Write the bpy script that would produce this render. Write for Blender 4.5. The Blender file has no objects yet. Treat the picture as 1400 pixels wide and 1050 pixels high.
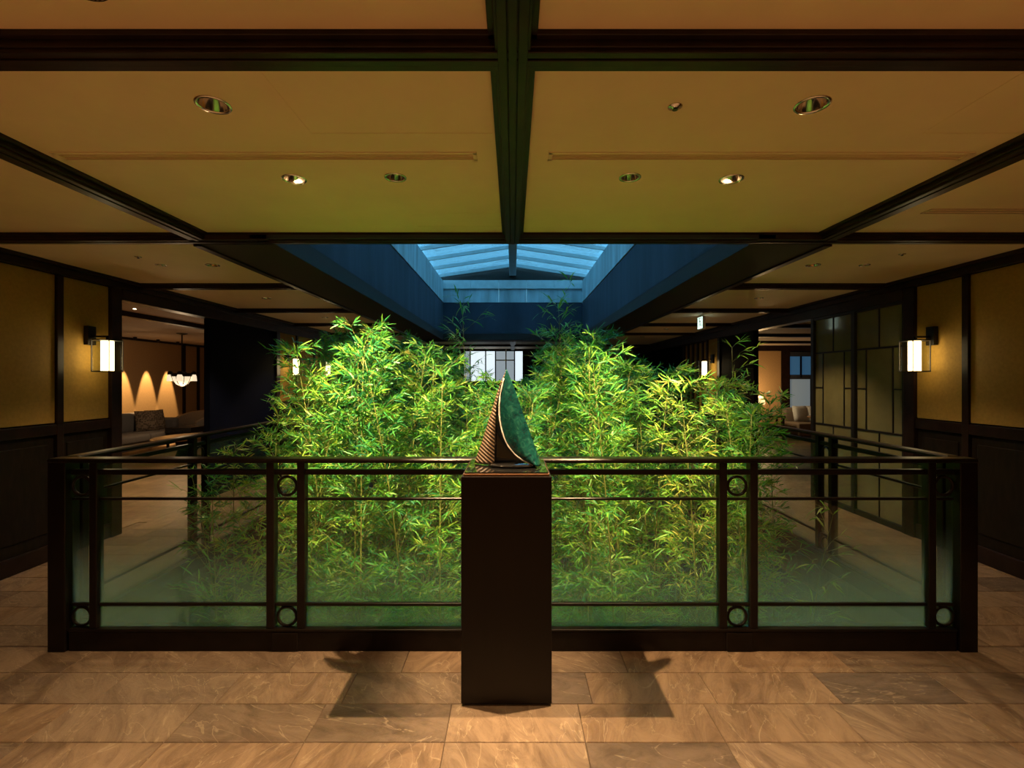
import bpy, bmesh, math, random
from mathutils import Vector, Matrix
R = math.radians
rnd = random.Random(7)
sc = bpy.context.scene
col = sc.collection

# ------------------------------------------------------------------ camera, world, exposure
CAMZ = 1.548
cd = bpy.data.cameras.new('camera'); cam = bpy.data.objects.new('camera', cd); col.objects.link(cam)
cam.location = (0, 0, CAMZ); cam.rotation_euler = (R(90), 0, 0)
cd.sensor_width = 36; cd.lens = 680 / 1400 * 36
cd.shift_x = -1 / 1400; cd.shift_y = -6 / 1400; cd.clip_start = .05; cd.clip_end = 200
sc.camera = cam
w = bpy.data.worlds.new('dusk_sky'); sc.world = w; w.use_nodes = True
w.node_tree.nodes['Background'].inputs[0].default_value = (.30, .74, 1.0, 1)
w.node_tree.nodes['Background'].inputs[1].default_value = 2.5
sc.view_settings.view_transform = 'Standard'; sc.view_settings.look = 'None'
sc.view_settings.gamma = 1; sc.view_settings.use_curve_mapping = False
sc.view_settings.exposure = 0.0
cy = sc.cycles
cy.use_denoising = True; cy.max_bounces = 8; cy.diffuse_bounces = 5; cy.glossy_bounces = 4
cy.transmission_bounces = 6; cy.transparent_max_bounces = 24; cy.sample_clamp_indirect = 6
cy.caustics_reflective = False; cy.caustics_refractive = False

WARM = (1.0, .65, .33)
CEIL = CAMZ + 1.0        # 2.548
WALL = 3.97
BACK = 16.2
NEAR = -3.5

# ------------------------------------------------------------------ materials
M = {}
def mat(name):
    m = bpy.data.materials.new(name); m.use_nodes = True
    nt = m.node_tree; b = nt.nodes['Principled BSDF']; M[name] = m
    return m, nt, b
def N(nt, t, **kw):
    n = nt.nodes.new(t)
    for k, v in kw.items():
        if k in n.inputs: n.inputs[k].default_value = v
        else: setattr(n, k, v)
    return n
def ramp(nt, fac, stops):
    r = nt.nodes.new('ShaderNodeValToRGB'); e = r.color_ramp.elements
    while len(e) < len(stops): e.new(.5)
    for i, (p, c) in enumerate(stops): e[i].position = p; e[i].color = (*c, 1)
    nt.links.new(fac, r.inputs[0]); return r.outputs[0]
def simple(name, c, rough=.5, metal=0, noise=0, scale=20, bump=0, stretch=(1, 1, 1), coords='Object', coat=0, spec=.5):
    m, nt, b = mat(name)
    b.inputs['Base Color'].default_value = (*c, 1); b.inputs['Roughness'].default_value = rough
    b.inputs['Metallic'].default_value = metal; b.inputs['Coat Weight'].default_value = coat
    b.inputs['Specular IOR Level'].default_value = spec
    if noise or bump:
        tc = N(nt, 'ShaderNodeTexCoord'); mp = N(nt, 'ShaderNodeMapping'); mp.inputs['Scale'].default_value = stretch
        nt.links.new(tc.outputs[coords], mp.inputs[0])
        no = N(nt, 'ShaderNodeTexNoise', Scale=scale, Detail=6, Roughness=.6); nt.links.new(mp.outputs[0], no.inputs['Vector'])
        if noise:
            lo = tuple(x * (1 - noise) for x in c); hi = tuple(min(1, x * (1 + noise)) for x in c)
            nt.links.new(ramp(nt, no.outputs['Fac'], [(.3, lo), (.7, hi)]), b.inputs['Base Color'])
        if bump:
            bp = N(nt, 'ShaderNodeBump', Strength=bump, Distance=.01); nt.links.new(no.outputs['Fac'], bp.inputs['Height'])
            nt.links.new(bp.outputs[0], b.inputs['Normal'])
    return m
def emit(name, c, s):
    m, nt, b = mat(name)
    b.inputs['Base Color'].default_value = (*[min(1, x) for x in c], 1)
    b.inputs['Emission Color'].default_value = (*c, 1); b.inputs['Emission Strength'].default_value = s
    return m
simple('plaster', (.88, .69, .46), .62, noise=.04, scale=3)
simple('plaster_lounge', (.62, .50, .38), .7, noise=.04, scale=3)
simple('dark_wood', (.018, .009, .007), .36, noise=.5, scale=9, stretch=(1, 1, 1), bump=.05, spec=.25)
simple('brown_wood', (.06, .028, .015), .4, noise=.4, scale=9, bump=.05)
simple('wainscot', (.014, .010, .006), .5, noise=.4, scale=6, stretch=(4, 4, 1), bump=.04, spec=.15)
simple('gold_fabric', (.40, .24, .04), .75, noise=.12, scale=40, bump=.12)
simple('lounge_wall', (.50, .32, .15), .8, noise=.08, scale=30, bump=.05)
simple('bronze', (.009, .006, .005), .30, noise=.3, scale=12, spec=.22)
simple('black_metal', (.015, .013, .012), .4, metal=.3)
simple('black_panel', (.006, .004, .004), .7, spec=.06)
simple('navy', (.004, .006, .018), .8, spec=.05)
simple('soffit_wood', (.020, .011, .008), .75)
simple('slate', (.032, .043, .070), .85, noise=.35, scale=1.6, stretch=(1, 2, .4))
simple('curb_paint', (.42, .56, .62), .5, noise=.35, scale=2.5, stretch=(2, 2, .3))
simple('rafter_paint', (.55, .68, .72), .4, noise=.1, scale=8)
simple('chrome', (.75, .70, .62), .12, metal=1)
simple('soil', (.05, .04, .025), .9, noise=.6, scale=14, bump=.6)
simple('culm', (.16, .20, .05), .4, noise=.4, scale=18, stretch=(1, 1, .3))
simple('pedestal', (.0050, .0026, .0020), .36, noise=.25, scale=5, stretch=(3, 3, .5), spec=.25)
simple('pedestal_edge', (.16, .075, .035), .4)
simple('lacquer', (.008, .008, .008), .06, coat=.5)
simple('sofa_fabric', (.11, .105, .11), .9, noise=.15, scale=60, bump=.2)
simple('seat_fabric', (.20, .18, .165), .9, noise=.12, scale=60, bump=.2)
simple('chair_fabric', (.20, .17, .14), .9, noise=.15, scale=60, bump=.2)
simple('table_top', (.55, .36, .18), .25, noise=.2, scale=6, stretch=(1, 6, 1))
simple('white_plastic', (.7, .7, .68), .4)
simple('white_cushion', (.60, .68, .78), .9, noise=.1, scale=30)
simple('carpet', (.10, .07, .045), .95, noise=.3, scale=30)
emit('lamp_glow', (1.0, .72, .36), 8.0)
emit('pendant_glow', (1.0, .80, .54), .95)
emit('spot_glow', (1.0, .82, .55), 20.0)
emit('sign_face', (.75, 1.0, .88), 1.6)
simple('sign_green', (.02, .35, .16), .5)
emit('window_white', (.80, .92, 1.0), 1.0)
emit('window_grey', (.55, .66, .74), .45)
emit('window_blue', (.05, .17, .34), .33)
emit('window_pale', (.30, .38, .42), .30)
emit('table_lamp', (1.0, .72, .30), 1.6)

# patterned cushion
m, nt, b = mat('pattern_cushion')
tc = N(nt, 'ShaderNodeTexCoord'); v = N(nt, 'ShaderNodeTexVoronoi', Scale=26.0); nt.links.new(tc.outputs['Object'], v.inputs['Vector'])
nt.links.new(ramp(nt, v.outputs['Distance'], [(.15, (.16, .10, .06)), (.3, (.03, .024, .02)), (.6, (.20, .15, .11))]), b.inputs['Base Color'])
b.inputs['Roughness'].default_value = .9

# stone floor: one tile (object space, varied per object) and the far floor (brick joints in the material)
def stone(name, brick):
    m, nt, b = mat(name); L = nt.links.new
    tc = N(nt, 'ShaderNodeTexCoord'); oi = N(nt, 'ShaderNodeObjectInfo')
    add = N(nt, 'ShaderNodeVectorMath', operation='ADD')
    comb = N(nt, 'ShaderNodeCombineXYZ'); mul = N(nt, 'ShaderNodeMath', operation='MULTIPLY'); mul.inputs[1].default_value = 91.7
    L(oi.outputs['Random'], mul.inputs[0]); L(mul.outputs[0], comb.inputs[0]); L(mul.outputs[0], comb.inputs[2])
    L(tc.outputs['Object'], add.inputs[0]); L(comb.outputs[0], add.inputs[1])
    vr = N(nt, 'ShaderNodeVectorRotate', rotation_type='Z_AXIS')
    sub = N(nt, 'ShaderNodeMath', operation='MULTIPLY'); sub.inputs[1].default_value = 2.2; L(oi.outputs['Random'], sub.inputs[0])
    L(add.outputs[0], vr.inputs['Vector']); L(sub.outputs[0], vr.inputs['Angle'])
    mp = N(nt, 'ShaderNodeMapping'); mp.inputs['Scale'].default_value = (1.5, 3.6, 1); L(vr.outputs[0], mp.inputs[0])
    n1 = N(nt, 'ShaderNodeTexNoise', Scale=2.4, Detail=11, Roughness=.72, Distortion=1.1); L(mp.outputs[0], n1.inputs['Vector'])
    n2 = N(nt, 'ShaderNodeTexNoise', Scale=55, Detail=5, Roughness=.7); L(tc.outputs['Object'], n2.inputs['Vector'])
    c1 = ramp(nt, n1.outputs['Fac'], [(.22, (.10, .065, .042)), (.42, (.20, .140, .095)), (.55, (.285, .205, .140)), (.66, (.33, .24, .165)), (.82, (.20, .142, .10))])
    # tile to tile tone
    tone = ramp(nt, oi.outputs['Random'], [(0, (.55, .57, .64)), (.14, (.78, .78, .80)), (.5, (1, 1, 1)), (1, (1.1, 1.02, .92))])
    mx = N(nt, 'ShaderNodeMix', data_type='RGBA', blend_type='MULTIPLY'); mx.inputs[0].default_value = 1
    L(c1, mx.inputs[6]); L(tone, mx.inputs[7])
    out = mx.outputs[2]
    # thin pale veins
    vn = N(nt, 'ShaderNodeTexNoise', Scale=1.3, Detail=4, Roughness=.5, Distortion=1.5); L(mp.outputs[0], vn.inputs['Vector'])
    vv = ramp(nt, vn.outputs['Fac'], [(.492, (0, 0, 0)), (.5, (1, 1, 1)), (.508, (0, 0, 0))])
    mv = N(nt, 'ShaderNodeMix', data_type='RGBA'); sv = N(nt, 'ShaderNodeMath', operation='MULTIPLY'); sv.inputs[1].default_value = .45
    L(vv, sv.inputs[0]); L(sv.outputs[0], mv.inputs[0]); L(out, mv.inputs[6]); mv.inputs[7].default_value = (.55, .44, .30, 1)
    out = mv.outputs[2]
    if brick:
        br = N(nt, 'ShaderNodeTexBrick', Scale=1.0); br.inputs['Mortar Size'].default_value = .004
        br.inputs['Brick Width'].default_value = .6; br.inputs['Row Height'].default_value = .2525
        br.inputs['Color1'].default_value = (1, 1, 1, 1); br.inputs['Color2'].default_value = (.72, .72, .74, 1); br.inputs['Mortar'].default_value = (.35, .3, .25, 1)
        L(tc.outputs['Object'], br.inputs['Vector'])
        m2 = N(nt, 'ShaderNodeMix', data_type='RGBA', blend_type='MULTIPLY'); m2.inputs[0].default_value = 1
        L(out, m2.inputs[6]); L(br.outputs['Color'], m2.inputs[7]); out = m2.outputs[2]
    L(out, b.inputs['Base Color'])
    L(ramp(nt, n2.outputs['Fac'], [(.3, (.30,) * 3), (.7, (.52,) * 3)]), b.inputs['Roughness'])
    ad = N(nt, 'ShaderNodeMath', operation='ADD'); L(n1.outputs['Fac'], ad.inputs[0])
    m3 = N(nt, 'ShaderNodeMath', operation='MULTIPLY'); m3.inputs[1].default_value = .25; L(n2.outputs['Fac'], m3.inputs[0]); L(m3.outputs[0], ad.inputs[1])
    bp = N(nt, 'ShaderNodeBump', Strength=.35, Distance=.012); L(ad.outputs[0], bp.inputs['Height']); L(bp.outputs[0], b.inputs['Normal'])
stone('stone_tile', False); stone('stone_floor', True)
simple('grout', (.11, .08, .055), .9)

# leaves: green varied per plant and per leaf, letting light through
def leaf_mat(name, stops):
    m, nt, b = mat(name); L = nt.links.new
    ge = N(nt, 'ShaderNodeNewGeometry'); oi = N(nt, 'ShaderNodeObjectInfo')
    a = N(nt, 'ShaderNodeMath', operation='MULTIPLY'); a.inputs[1].default_value = .55; L(ge.outputs['Random Per Island'], a.inputs[0])
    a2 = N(nt, 'ShaderNodeMath', operation='MULTIPLY_ADD'); a2.inputs[1].default_value = .45; L(oi.outputs['Random'], a2.inputs[0]); L(a.outputs[0], a2.inputs[2])
    c = ramp(nt, a2.outputs[0], stops)
    L(c, b.inputs['Base Color']); b.inputs['Roughness'].default_value = .45
    tr = N(nt, 'ShaderNodeBsdfTranslucent'); L(c, tr.inputs['Color'])
    mx = N(nt, 'ShaderNodeMixShader'); mx.inputs[0].default_value = .38
    L(b.outputs[0], mx.inputs[1]); L(tr.outputs[0], mx.inputs[2]); L(mx.outputs[0], nt.nodes['Material Output'].inputs[0])
leaf_mat('leaf', [(0, (.012, .15, .085)), (.25, (.035, .26, .07)), (.48, (.10, .40, .045)), (.72, (.25, .47, .05)), (.9, (.42, .46, .08)), (1, (.55, .45, .14))])

# clear glass, with the etched film that thickens towards the bottom of the balustrade panes
def glass(name, tint, frost=None, refl=1.0):
    m, nt, b = mat(name); L = nt.links.new
    nt.nodes.remove(b)
    t = N(nt, 'ShaderNodeBsdfTransparent'); t.inputs[0].default_value = (*tint, 1)
    g = N(nt, 'ShaderNodeBsdfGlossy', Roughness=.02)
    fr = N(nt, 'ShaderNodeFresnel', IOR=1.45)
    ge = N(nt, 'ShaderNodeNewGeometry'); mi = N(nt, 'ShaderNodeMapRange')      # same index on both faces of the pane
    mi.inputs['To Min'].default_value = 1.45; mi.inputs['To Max'].default_value = 1 / 1.45
    L(ge.outputs['Backfacing'], mi.inputs['Value']); L(mi.outputs[0], fr.inputs['IOR'])
    fm = N(nt, 'ShaderNodeMath', operation='MULTIPLY'); fm.inputs[1].default_value = refl; L(fr.outputs[0], fm.inputs[0])
    base = t.outputs[0]
    if frost:
        tl = N(nt, 'ShaderNodeBsdfTranslucent'); tl.inputs[0].default_value = (.64, .97, .84, 1)
        df = N(nt, 'ShaderNodeBsdfDiffuse'); df.inputs[0].default_value = (.36, .50, .44, 1)
        m1 = N(nt, 'ShaderNodeMixShader'); m1.inputs[0].default_value = .15; L(tl.outputs[0], m1.inputs[1]); L(df.outputs[0], m1.inputs[2])
        tc = N(nt, 'ShaderNodeTexCoord'); sp = N(nt, 'ShaderNodeSeparateXYZ'); L(tc.outputs['Object'], sp.inputs[0])
        mr = N(nt, 'ShaderNodeMapRange', interpolation_type='SMOOTHSTEP')
        mr.inputs['From Min'].default_value = frost[0]; mr.inputs['From Max'].default_value = frost[1]
        mr.inputs['To Min'].default_value = frost[2]; mr.inputs['To Max'].default_value = 0.0
        L(sp.outputs['Z'], mr.inputs['Value'])
        m2 = N(nt, 'ShaderNodeMixShader'); L(mr.outputs[0], m2.inputs[0]); L(t.outputs[0], m2.inputs[1]); L(m1.outputs[0], m2.inputs[2])
        base = m2.outputs[0]
    mx = N(nt, 'ShaderNodeMixShader'); L(fm.outputs[0], mx.inputs[0]); L(base, mx.inputs[1]); L(g.outputs[0], mx.inputs[2])
    L(mx.outputs[0], nt.nodes['Material Output'].inputs[0])
glass('clear_glass', (.93, .97, .95))
glass('etched_glass', (.97, .985, .975), frost=(.15, .72, .235))
glass('etched_film', (.99, 1, .995), frost=(.10, .58, .235), refl=.0)
glass('roof_glass', (.78, .86, .90), refl=1.0)
simple('screen_glass', (.20, .19, .09), .12, noise=.15, scale=3, coat=.3)

# sculpture glazes
m, nt, b = mat('teal_glaze'); tc = N(nt, 'ShaderNodeTexCoord')
no = N(nt, 'ShaderNodeTexNoise', Scale=28, Detail=6, Distortion=1.2); nt.links.new(tc.outputs['Object'], no.inputs['Vector'])
nt.links.new(ramp(nt, no.outputs['Fac'], [(.3, (.002, .022, .028)), (.55, (.006, .065, .055)), (.8, (.03, .15, .11))]), b.inputs['Base Color'])
b.inputs['Roughness'].default_value = .15; b.inputs['Coat Weight'].default_value = .6
bp = N(nt, 'ShaderNodeBump', Strength=.5, Distance=.006); nt.links.new(no.outputs['Fac'], bp.inputs['Height']); nt.links.new(bp.outputs[0], b.inputs['Normal'])
m, nt, b = mat('ribbed_clay'); tc = N(nt, 'ShaderNodeTexCoord')
mp = N(nt, 'ShaderNodeMapping'); mp.inputs['Rotation'].default_value = (0, R(-38), 0); nt.links.new(tc.outputs['Object'], mp.inputs[0])
wv = N(nt, 'ShaderNodeTexWave', Scale=20, Distortion=.6, Detail=2); wv.bands_direction = 'Z'; nt.links.new(mp.outputs[0], wv.inputs['Vector'])
nt.links.new(ramp(nt, wv.outputs['Fac'], [(.1, (.04, .024, .015)), (.7, (.20, .135, .08))]), b.inputs['Base Color'])
bp = N(nt, 'ShaderNodeBump', Strength=.8, Distance=.004); nt.links.new(wv.outputs['Fac'], bp.inputs['Height']); nt.links.new(bp.outputs[0], b.inputs['Normal'])
b.inputs['Roughness'].default_value = .5
simple('white_glaze', (.70, .68, .64), .25, noise=.4, scale=40)

# ------------------------------------------------------------------ mesh helpers
class MB:
    def __init__(s): s.v = []; s.f = []
    def add(s, vs, fs):
        o = len(s.v); s.v += [tuple(p) for p in vs]; s.f += [tuple(i + o for i in f) for f in fs]; return s
    def box(s, x0, x1, y0, y1, z0, z1):
        x0, x1 = min(x0, x1), max(x0, x1); y0, y1 = min(y0, y1), max(y0, y1); z0, z1 = min(z0, z1), max(z0, z1)
        return s.add([(x0, y0, z0), (x1, y0, z0), (x1, y1, z0), (x0, y1, z0), (x0, y0, z1), (x1, y0, z1), (x1, y1, z1), (x0, y1, z1)],
                     [(3, 2, 1, 0), (4, 5, 6, 7), (0, 1, 5, 4), (1, 2, 6, 5), (2, 3, 7, 6), (3, 0, 4, 7)])
    def lathe(s, prof, n=24, c=(0, 0, 0), cap=True, ax='z', sx=1, sy=1):
        vs = []; fs = []
        for r, z in prof:
            for k in range(n):
                a = 2 * math.pi * k / n; p = (r * math.cos(a) * sx, r * math.sin(a) * sy, z)
                if ax == 'y': p = (p[0], p[2], p[1])
                if ax == 'x': p = (p[2], p[0], p[1])
                vs.append((p[0] + c[0], p[1] + c[1], p[2] + c[2]))
        for i in range(len(prof) - 1):
            for k in range(n):
                q = (i * n + k, i * n + (k + 1) % n, (i + 1) * n + (k + 1) % n, (i + 1) * n + k)
                fs.append(q if ax == 'z' else q[::-1] if ax == 'y' else q)
        if cap:
            t = tuple(range(n))[::-1]; u = tuple((len(prof) - 1) * n + k for k in range(n))
            fs += [t, u] if ax != 'y' else [t[::-1], u[::-1]]
        return s.add(vs, fs)
    def tube(s, pts, r, n=8, cap=True):
        pts = [Vector(p) for p in pts]; rs = r if isinstance(r, (list, tuple)) else [r] * len(pts)
        vs = []; fs = []; up = Vector((0.13, .31, .94)).normalized()
        for i, p in enumerate(pts):
            d = (pts[min(i + 1, len(pts) - 1)] - pts[max(i - 1, 0)])
            d = d.normalized() if d.length > 1e-9 else Vector((0, 0, 1))
            a = d.cross(up)
            if a.length < 1e-4: a = d.cross(Vector((1, 0, 0)))
            a.normalize(); bb = d.cross(a)
            for k in range(n):
                t = 2 * math.pi * k / n; vs.append(p + (a * math.cos(t) + bb * math.sin(t)) * rs[i])
        for i in range(len(pts) - 1):
            for k in range(n): fs.append((i * n + k, i * n + (k + 1) % n, (i + 1) * n + (k + 1) % n, (i + 1) * n + k))
        if cap: fs += [tuple(range(n))[::-1], tuple((len(pts) - 1) * n + k for k in range(n))]
        return s.add(vs, fs)
    def ring(s, c, R_, r, n=28, m_=8, ax='y'):
        vs = []; fs = []
        for i in range(n):
            a = 2 * math.pi * i / n
            for j in range(m_):
                bta = 2 * math.pi * j / m_; rr = R_ + r * math.cos(bta); h = r * 1.3 * math.sin(bta)
                p = (rr * math.cos(a), h, rr * math.sin(a)) if ax == 'y' else (rr * math.cos(a), rr * math.sin(a), h)
                vs.append((p[0] + c[0], p[1] + c[1], p[2] + c[2]))
        for i in range(n):
            for j in range(m_): fs.append((i * m_ + j, i * m_ + (j + 1) % m_, ((i + 1) % n) * m_ + (j + 1) % m_, ((i + 1) % n) * m_ + j))
        return s.add(vs, fs)
    def prism(s, poly, axis, a0, a1):
        # poly: 2D points; extruded along axis ('x': poly=(y,z); 'y': poly=(x,z); 'z': poly=(x,y))
        def P(p, t): return (t, p[0], p[1]) if axis == 'x' else (p[0], t, p[1]) if axis == 'y' else (p[0], p[1], t)
        n = len(poly); vs = [P(p, a0) for p in poly] + [P(p, a1) for p in poly]
        fs = [tuple(range(n)), tuple(range(2 * n - 1, n - 1, -1))] + [(i, i + n, (i + 1) % n + n, (i + 1) % n) for i in range(n)]
        return s.add(vs, fs)
    def mesh(s, name):
        me = bpy.data.meshes.new(name); me.from_pydata(s.v, [], s.f); me.update(); return me
    def build(s, name, material, parent=None, bevel=0, smooth=False, loc=None, seg=2):
        me = s.mesh(name)
        bm = bmesh.new(); bm.from_mesh(me); bmesh.ops.recalc_face_normals(bm, faces=bm.faces)
        if bevel: bmesh.ops.bevel(bm, geom=list(bm.edges), offset=bevel, segments=seg, affect='EDGES', profile=.5, clamp_overlap=True)
        bm.to_mesh(me); bm.free()
        if smooth: me.shade_smooth()
        me.materials.append(M[material])
        o = bpy.data.objects.new(name, me); col.objects.link(o)
        if parent: o.parent = parent
        if loc: o.location = loc
        return o
def link(name, me, parent=None, loc=(0, 0, 0), rot=(0, 0, 0), scale=(1, 1, 1)):
    o = bpy.data.objects.new(name, me); col.objects.link(o); o.location = loc; o.rotation_euler = rot; o.scale = scale
    if parent: o.parent = parent
    return o
def empty(name, loc=(0, 0, 0), rz=0):
    o = bpy.data.objects.new(name, None); col.objects.link(o); o.location = loc; o.rotation_euler.z = rz; o.empty_display_size = .1; return o
def tag(o, label, cat, group=None):
    o['label'] = label; o['category'] = cat
    if group: o['group'] = group
    return o
def struct(o, label=None):
    o['kind'] = 'structure'
    if label: o['label'] = label
    return o
def copy_tree(o, parent=None):
    c = o.copy(); col.objects.link(c); c.parent = parent
    for ch in o.children: copy_tree(ch, c)
    return c
def spot(name, parent, loc, target, power, color, size, blend=.3, radius=.02):
    ld = bpy.data.lights.new(name, 'SPOT'); ld.energy = power; ld.color = color; ld.spot_size = R(size); ld.spot_blend = blend; ld.shadow_soft_size = radius
    o = bpy.data.objects.new(name, ld); col.objects.link(o); o.location = loc
    d = Vector(target) - Vector(loc); o.rotation_euler = d.to_track_quat('-Z', 'Y').to_euler()
    if parent: o.parent = parent
    return o

# ------------------------------------------------------------------ floor
VX, VY0, VY1 = 2.56, 2.89, 12.02       # edges of the planted void
TY0, TY1 = 1.3645, 5.4045
fl = MB()
fl.box(-9, 9, NEAR - .2, TY0, -.25, 0)
fl.box(-WALL - .1, WALL + .1, TY0, VY0, -.25, -.006)
for s in (-1, 1):
    fl.box(s * VX, s * (WALL + .1), VY0, TY1, -.25, -.006)
    fl.box(s * VX, s * 9, TY1, BACK + .2, -.25, 0)
    fl.box(s * (WALL + .1), s * 9, TY0, TY1, -.25, 0)
fl.box(-VX, VX, VY1, BACK + .2, -.25, 0)
floor = struct(fl.build('floor', 'stone_floor'), 'brown slate floor laid in long running courses')
gb = MB()
gb.box(-WALL, WALL, TY0, VY0 - .001, -.0062, -.004)
for s in (-1, 1): gb.box(s * (VX + .001), s * WALL, VY0, TY1, -.0062, -.004)
gb.build('grout', 'grout', floor)
tile_meshes = {}
def tile(x0, x1, y0, y1):
    key = (round(x1 - x0, 3), round(y1 - y0, 3))
    if key not in tile_meshes:
        a, b_ = key[0] / 2 - .0012, key[1] / 2 - .0012; c = .0016
        me = MB().add([(-a, -b_, -.0035), (a, -b_, -.0035), (a, b_, -.0035), (-a, b_, -.0035), (-a + c, -b_ + c, .0005), (a - c, -b_ + c, .0005), (a - c, b_ - c, .0005), (-a + c, b_ - c, .0005)],
                      [(4, 5, 6, 7), (0, 1, 5, 4), (1, 2, 6, 5), (2, 3, 7, 6), (3, 0, 4, 7)]).mesh('floor_tile')
        me.materials.append(M['stone_tile']); tile_meshes[key] = me
    link('floor_tile', tile_meshes[key], floor, ((x0 + x1) / 2, (y0 + y1) / 2, rnd.uniform(-.0006, .0006)))
r0 = 2.122 - 3 * .2525
for k in range(16):
    ya, yb = r0 + k * .2525, r0 + (k + 1) * .2525
    off = rnd.choice([.15, .3, .45, 0.22, .52])
    x = -WALL - off
    while x < WALL:
        xa, xb = max(x, -WALL), min(x + .6, WALL)
        x += .6
        if xb - xa < .01: continue
        if yb <= VY0 + .02:
            tile(xa, xb, ya, yb)
        elif ya < VY0:
            tile(xa, xb, ya, VY0)
            yb2 = yb
            for (p, q) in ((xa, min(xb, -VX)), (max(xa, VX), xb)):
                if q - p > .02: tile(p, q, VY0, yb2)
        else:
            for (p, q) in ((xa, min(xb, -VX)), (max(xa, VX), xb)):
                if q - p > .02: tile(p, q, ya, yb)

# ------------------------------------------------------------------ planted void
BED = -1.3
MB().box(-VX - .1, VX + .1, VY0 - .1, VY1 + .1, BED - .2, BED - .02).build('planting_bed', 'soil')
o = bpy.data.objects['planting_bed']; struct(o, 'dark soil bed of the planted void')
vw = MB()
vw.box(-VX - .1, -VX, VY0, VY1, BED, -.004); vw.box(VX, VX + .1, VY0, VY1, BED, -.004)
vw.box(-VX - .1, VX + .1, VY0 - .1, VY0, BED, -.25); vw.box(-VX - .1, VX + .1, VY1, VY1 + .1, BED, -.25)
struct(vw.build('wall_planter', 'slate'), 'dark lining walls of the planted void')

# ------------------------------------------------------------------ ceiling with holes for the downlights
DL = []      # (x, y, r, kind)
for s in (-1, 1):
    DL += [(s * 1.09, 1.81, .052, 'big'), (s * 1.09, 2.48, .05, 'mid'), (s * .58, 2.46, .045, 'key')]
    DL += [(s * 1.09, 1.252 if s < 0 else 1.22, .052, 'unlit')]
    DL += [(s * 1.09, .55, .052, 'rear'), (s * 1.09, -1.2, .052, 'rear'), (s * 3.0, .6, .052, 'rear'), (s * 3.0, -1.2, .052, 'rear')]
    DL += [(s * 2.62, 4.34, .05, 'aisle'), (s * 3.07, 4.34, .035, 'aisle2')]
    DL += [(s * 3.02, 6.10, .045, 'aisle'), (s * 3.02, 8.0, .045, 'aisle'), (s * 3.02, 9.8, .045, 'aisle'), (s * 3.02, 11.6, .045, 'aisle'), (s * 2.0, 14.9, .045, 'aisle')]
ce = MB()
EDGE = 2.16
def slab(x0, x1, y0, y1):
    ce.box(x0, x1, y0, y1, CEIL, CEIL + .2)
slab(-WALL - .3, -EDGE, NEAR - .2, BACK + .2)
slab(EDGE, WALL + .3, NEAR - .2, BACK + .2)
slab(WALL + .3, WALL + 1.2, 11.4, BACK + .2)
slab(-EDGE, EDGE, NEAR - .2, 3.46)
slab(-EDGE, EDGE, 12.4, BACK + .2)
ceiling = ce.build('ceiling', 'plaster')
cut = MB()
for (x, y, r, k) in DL: cut.lathe([(r, CEIL - .05), (r, CEIL + .11)], 28, (x, y, 0))
for s in (-1, 1): cut.box(s * .165, s * 2.03, 2.19, 2.265, CEIL - .05, CEIL + .06)
cutter = cut.build('cutter', 'plaster')
bo = ceiling.modifiers.new('holes', 'BOOLEAN'); bo.operation = 'DIFFERENCE'; bo.object = cutter; bo.solver = 'EXACT'; bo.use_self = True
dg = bpy.context.evaluated_depsgraph_get()
nm = bpy.data.meshes.new_from_object(ceiling.evaluated_get(dg))
ceiling.modifiers.clear(); ceiling.data = nm
bpy.data.objects.remove(cutter)
struct(ceiling, 'tan plastered ceiling divided by dark beams')
# access hatch grooves in the plaster
for (x0, x1, y0, y1) in ((-.82, -.08, 1.58, 2.02), (1.66, 2.05, 1.60, 2.02), (-.62, -.06, 2.98, 3.25)):
    g = MB(); t = .003
    g.box(x0, x1, y0, y0 + t, CEIL - .0015, CEIL + .001).box(x0, x1, y1 - t, y1, CEIL - .0015, CEIL + .001)
    g.box(x0, x0 + t, y0, y1, CEIL - .0015, CEIL + .001).box(x1 - t, x1, y0, y1, CEIL - .0015, CEIL + .001)
    g.build('access_hatch', 'plaster', ceiling)

# ceiling beams: stepped mouldings
tn = [0]
def beam(axis, c, a0, a1, wid=.105, drop=.05, label='dark stepped ceiling beam'):
    tn[0] += 1
    root = empty('trim_%d' % tn[0]); struct(root, label)
    h = wid / 2; z = CEIL
    def bar(nm, lo, hi, z0, z1, m_='dark_wood'):
        mb = MB()
        if axis == 'x': mb.box(a0, a1, c + lo, c + hi, z0, z1)
        else: mb.box(c + lo, c + hi, a0, a1, z0, z1)
        mb.build(nm, m_, root, bevel=.002, seg=1)
    bar('flange', -h * 1.36, h * 1.36, z - .016, z + .004)
    bar('beam_body', -h, h, z - drop + .012, z - .012)
    bar('bead', -h * .84, -h * .30, z - drop, z - drop + .016)
    bar('bead', -h * .24, h * .24, z - drop - .004, z - drop + .016)
    bar('bead', h * .30, h * .84, z - drop, z - drop + .016)
    return root
for y in (-2.1, -.3, 1.49): beam('x', y, -WALL, WALL)
beam('x', 3.447, -WALL, WALL, .105, .05, 'dark ceiling beam along the front of the skylight well')
for y in (5.23, 7.06, 8.86, 10.66):
    for s in (-1, 1): beam('x', y, *(sorted((s * 2.2, s * WALL))), label='dark ceiling beam crossing the side aisle')
beam('x', 14.25, -WALL, WALL)
for s in (-1, 1):
    beam('y', s * 2.155, NEAR, 3.40, .12)
    beam('y', s * 2.155, 12.5, BACK, .12)
beam('y', 0, NEAR, 3.46, .105, .056, 'dark ceiling beam along the middle of the hall')
beam('y', 0, 12.5, BACK)

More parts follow.
